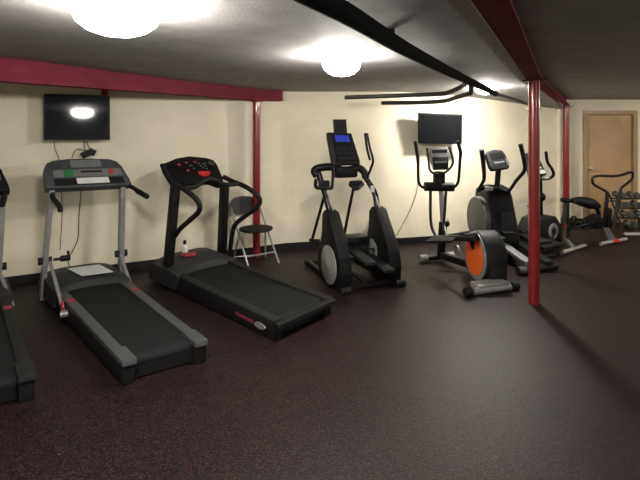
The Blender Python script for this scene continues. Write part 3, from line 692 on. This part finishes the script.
g = G(); g.tube([at(504,193,6.1), at(509,191,6.0), at(516,181,5.85), at(524,171,5.75), at(524.5,162,5.72), at(520.5,144,5.7)], [.02,.02,.022,.024,.028,.03], 10); obj('arm', g, 'black_metal', t)
mid = (a_+b_)/2
for k_, m_ in ((-.10, 'silver'), (.15, 'dark_grey')):
    s0 = V(2.42,6.05,.23)+V(k_,0,0); s1 = mid+V(k_*1.0-.02,.0,.10)
    g = G(); bar4(g, s0, s1, V(1,.3,0), V(0,0,1), .11, .05); obj('rail', g, m_, t, label='silver rail' if m_ == 'silver' else None)
g = G(); g.tube([a_+V(0,0,.045), b_+V(0,0,.045)], .045, 14, False); obj('rear_foot', g, 'dark_grey', t)
g = G(); g.tube([a_+V(-.04,-.01,.048), a_+V(.05,.02,.048)], .048, 14, False); obj('foot_cap', g, 'shroud_grey', t)
g = G(); g.hexa([V(2.35,5.85,.34), V(2.52,5.88,.34), V(2.45,6.25,.37), V(2.28,6.22,.37), V(2.35,5.85,.37), V(2.52,5.88,.37), V(2.45,6.25,.40), V(2.28,6.22,.40)], .008); g.tube([V(2.43,5.95,.35), V(2.5,6.6,.45)], .03, 10, False); obj('pedal', g, 'soft_black', t)
g = G(); g.hexa([V(2.72,5.75,.24), V(2.92,5.80,.24), V(2.82,6.18,.26), V(2.62,6.13,.26), V(2.72,5.75,.28), V(2.92,5.80,.28), V(2.82,6.18,.30), V(2.62,6.13,.30)], .008); g.tube([V(2.75,5.95,.25), V(2.72,6.5,.35)], .03, 10, False); obj('pedal', g, 'soft_black', t)

# ---------- elliptical 4, behind the near post ----------
c = fl(552,248)
t = thing('elliptical_trainer', 'black elliptical with a small ringed wheel, half hidden behind the nearest red post', 'elliptical', c)
Ux = V(.90,.43,0).normalized(); Wx = V(-.43,.90,0).normalized()
dc = at(555,233,6.55)
pr = [(-.28,.03),(-.30,.25),(-.20,.42),(.0,.46),(.20,.44),(.32,.30),(.34,.03)]
b0 = V(dc.x, dc.y, 0)+V(-.02,.02,0)
# housing lies along the left-right direction, its wheel facing the room
g = G(); g.prism([b0 + Ux*(v_-.12)+V(0,0,z_) for v_, z_ in pr], Wx*.28, .03, 3); hs = obj('drive_housing', g, 'black_plastic', t)
nrm = -Wx
cc = b0+V(0,0,.235)+nrm*.0
g = G(); g.disc(cc, nrm, [(.115,0),(.115,.012),(.10,.02),(.065,.02),(.06,.008),(0,.006)], 30, .8); obj('wheel_ring', g, 'disc_grey', hs, label='grey ringed wheel')
g = G(); g.disc(cc, nrm, [(.055,0),(.055,.015),(.03,.018),(.03,.04)], 20); g.tube([cc+nrm*.035, cc+nrm*.035+V(-.06,0,-.13)], .014, 8, False); g.box(cc+nrm*.07+V(-.06,0,-.14), (.09,.08,.03), (Ux, Wx), .006); obj('crank', g, 'black_metal', t)
top = at(540,175,6.5)
g = G(); g.tube([at(541,222,6.7), at(540.5,198,6.6), at(540,176,6.5)], .03, 12); obj('post', g, 'black_metal', t)
g = G(); g.ball(at(541.5,197,6.45), .06); obj('knob', g, 'black_plastic', t)
P = panel(at(531,176,6.25), at(547,174.5,6.35), at(537.5,153,6.5), at(525,153,6.4))
con = obj('console', slab(P, [(0,0),(1,-.02),(1.0,.25),(.95,1.0),(.5,1.05),(.05,1),(0,.8)], -.06, 0, .012), 'dark_grey', t)
g = G(); plate(g, P, .55, .95, .06, .22, .006); plate(g, P, .2, .8, .28, .36, .006); obj('button_strip', g, 'paper', con, False)
g = G(); plate(g, P, .25, .85, .5, .85, .005); obj('display', g, 'lcd', con, False)
g = G(); g.tube([at(536,177,6.3), at(543,179,6.25), at(550,178,6.2), at(553.5,174.5,6.15), at(552,169,6.12), at(547.5,162,6.1), at(546,152,6.05)], .02, 10); obj('handle', g, 'black_metal', t)
g = G(); g.tube([at(538,216,6.6), at(534,210,6.5), at(528,206,6.45)], .016, 8); obj('bottle_loop', g, 'black_metal', t)
fa, fb = b0-Ux*.34-Wx*.0, b0+Ux*.32
g = G(); g.tube([fa-Wx*.05+V(0,0,.04)-Ux*.03, fa+Wx*.35+V(0,0,.04)-Ux*.03], .035, 12, False); obj('foot', g, 'black_metal', t)
for k_ in (.0, .2):
    g = G(); g.hexa([b0-Ux*.62-Wx*(.38-k_)+V(0,0,.12), b0-Ux*.25-Wx*(.38-k_)+V(0,0,.14), b0-Ux*.25-Wx*(.26-k_)+V(0,0,.14), b0-Ux*.62-Wx*(.26-k_)+V(0,0,.12),
        b0-Ux*.62-Wx*(.38-k_)+V(0,0,.155), b0-Ux*.25-Wx*(.38-k_)+V(0,0,.175), b0-Ux*.25-Wx*(.26-k_)+V(0,0,.175), b0-Ux*.62-Wx*(.26-k_)+V(0,0,.155)], .008)
    g.tube([b0-Ux*.4-Wx*(.32-k_)+V(0,0,.13), b0-Wx*(.06 if k_ else .07)+V(-.06,0,.13)], .02, 8, False)
    obj('pedal', g, 'soft_black', t)

# ---------- exercise bike ----------
r0, r1 = fl(562,255), fl(585,247.5); q0, q1 = fl(601,246), fl(626,241)
t = thing('exercise_bike', 'black exercise bike with a padded saddle and wide looped handlebar, in front of the door', 'exercise bike', (r0+r1+q0+q1)/4)
def foot(a_, b_):
    g = G(); g.tube([a_+V(0,0,.03), b_+V(0,0,.03)], .028, 12, False); return obj('foot', g, 'chrome', t)
foot(r0, r1); ff = foot(q0, q1)
m = (q0+q1)/2; g = G(); g.box(m+V(.02,-.02,.045), (.1,.06,.045), None, .01); obj('badge', g, 'red_accent', ff, label='red mark in the middle of the front foot')
rm, qm = (r0+r1)/2, (q0+q1)/2
g = G(); g.tube([rm+V(0,0,.05), rm+V(.0,.25,.12)], .03, 10, False); obj('chrome_tube', g, 'chrome', t)
bb = at(592,226,7.15)
g = G(); g.tube([rm+V(0,.2,.11), at(570,226,7.0), bb], .035, 10); g.tube([at(566,222,6.95), at(600,226,7.2)], .04, 10, False); obj('main_frame', g, 'black_metal', t)
g = G(); g.hexa([at(603,228,6.95), at(608.5,227,6.95), at(616,240,6.78), at(609,241.5,6.78), at(603,228,7.02), at(608.5,227,7.02), at(616,238.5,6.86), at(609,240,6.86)], .004); obj('front_plate', g, 'mid_grey', t, label='grey ribbed plate down to the front foot')
g = G(); g.tube([at(606,229,7.05), at(613,243,6.85)], .02, 8, False); g.box(at(608,218,7.14), (.08,.10,.32), None, .02); obj('resistance_housing', g, 'black_plastic', t)
g = G(); g.tube([at(565,223,6.95), at(567,202,6.95)], [.055,.035], 12, False); obj('seat_post', g, 'black_metal', t)
g = G(); g.tube([at(563,200,6.9), at(570,200.5,6.92), at(578,201,6.95)], .03, 10); g.ball(at(564,200,6.9), (.06,.06,.04)); obj('seat_slider', g, 'black_plastic', t)
g = G(); g.tube([at(574,200.5,6.9), at(582,201.5,6.95), at(590,203.5,7.0), at(597,206,7.05)], [.045,.075,.085,.05], 16, flat=2.0/1.4, side=(0,0,1)); obj('saddle', g, 'soft_black', t)
g = G(); g.tube([at(594,206,7.05), at(598,211,7.08), at(598,217,7.1), at(592,222,7.12), at(590,228,7.15)], .03, 10); obj('support_curve', g, 'black_metal', t)
for x0, d_ in ((572, 6.85), (586, 6.95)):
    g = G(); g.tube([at(x0-3,229,d_), at(x0-2,220,d_), at(x0+1,217,d_), at(x0+4,218,d_), at(x0+3,228,d_)], .014, 8); g.box(at(x0,228,d_), (.11,.10,.03), None, .006); obj('pedal', g, 'soft_black', t)
g = G(); g.disc(at(594,221,7.1), (-.4,-.9,0), [(.12,0),(.12,.04),(.05,.05)], 24); g.tube([at(572,228,6.88), at(594,222,7.0)], .014, 8, False); obj('crank', g, 'black_metal', t)
hb = [at(607.5,195,7.1), at(606,191.5,7.1), at(599,187.5,7.0), at(593.5,184,6.9), at(592.3,180,6.88), at(594,177,6.9), at(601,175.8,7.0), at(612,176.3,7.08), at(622,175,7.1), at(629,172.5,7.1), at(632.5,173,7.1), at(632,178.5,7.12), at(627,183.5,7.14), at(621.5,188,7.15), at(620,194,7.15)]
g = G(); g.tube(hb, .02, 10); obj('handlebar', g, 'black_metal', t)
g = G(); g.tube([at(607.5,193,7.1), at(604,225,7.12)], .028, 10, False); g.tube([at(620,193,7.15), at(613.5,227,7.10)], .028, 10, False); g.tube([at(606.5,201.5,7.1), at(618.5,200.5,7.15)], .012, 8, False); obj('handlebar_post', g, 'black_metal', t)

# ---------- dumbbell rack at the right edge ----------
rc = V(5.22, 7.62, 0)
t = thing('dumbbell_rack', 'stand of grey dumbbells beside the door, cut by the right edge of the photo', 'rack', rc)
for sx in (-.33, .47):
    g = G(); g.tube([rc+V(sx,.3,.02), rc+V(sx,.18,.62), rc+V(sx,-.22,.02)], .016, 8, False); obj('side_frame', g, 'black_metal', t)
g = G(); bx(g, rc.x-.34, rc.x+.48, rc.y-.26, rc.y-.2, 0, .03); obj('base_bar', g, 'white_plastic', t, False, 'pale bar on the floor')
for j in range(4):
    z = .10+.145*j; y = rc.y-.20+.095*j
    g = G(); bx(g, rc.x-.30, rc.x+.44, y-.03, y+.08, z-.015, z); obj('shelf', g, 'black_metal', t, False)
names = ['bottom', 'second', 'third', 'top']
proto = None
for j in range(4):
    z = .10+.145*j; y = rc.y-.20+.095*j
    for i in range(3):
        c = V(rc.x-.20+.24*i, y+.02, z+.056)
        lab = 'grey dumbbell on the %s tier of the rack, %s' % (names[j], ['at its left end', 'in its middle', 'at its right end'][i])
        if proto is None:
            proto = thing('dumbbell', lab, 'dumbbell', c, 'dumbbells on the rack')
            g = G(); g.disc(c, (0,1,0), [(.016,-.07),(.016,.07)], 10); obj('bar', g, 'chrome', proto)
            for s2 in (-1, 1):
                g = G(); g.disc(c+V(0,.09*s2-.035,0), (0,1,0), [(.045,0),(.056,.01),(.056,.06),(.045,.07)], 6); obj('weight', g, 'iron', proto, False)
            for ch in list(proto.children): ch.rotation_euler = (0,0,0)
        else:
            r = proto.copy(); C.objects.link(r); r.location = c; r['label'] = lab
            for ch in list(proto.children):
                k_ = ch.copy(); C.objects.link(k_); k_.parent = r

# ---------- camera and world ----------
cam = bpy.data.cameras.new('camera'); co = bpy.data.objects.new('camera', cam); C.objects.link(co)
co.location = (0, 0, EYE); co.rotation_euler = (PI/2, 0, 0)
cam.sensor_width = 36; cam.lens = F/640*36; cam.shift_y = -110/640; cam.clip_start = .05
bpy.context.scene.camera = co
w_ = bpy.data.worlds.new('world'); w_.use_nodes = True; bpy.context.scene.world = w_
w_.node_tree.nodes['Background'].inputs[0].default_value = (0, 0, 0, 1)
vs = bpy.context.scene.view_settings
vs.view_transform = 'Standard'; vs.look = 'None'; vs.gamma = 1; vs.use_curve_mapping = False; vs.exposure = 2.2
bpy.context.scene.cycles.max_bounces = 8
bpy.context.scene.cycles.diffuse_bounces = 5
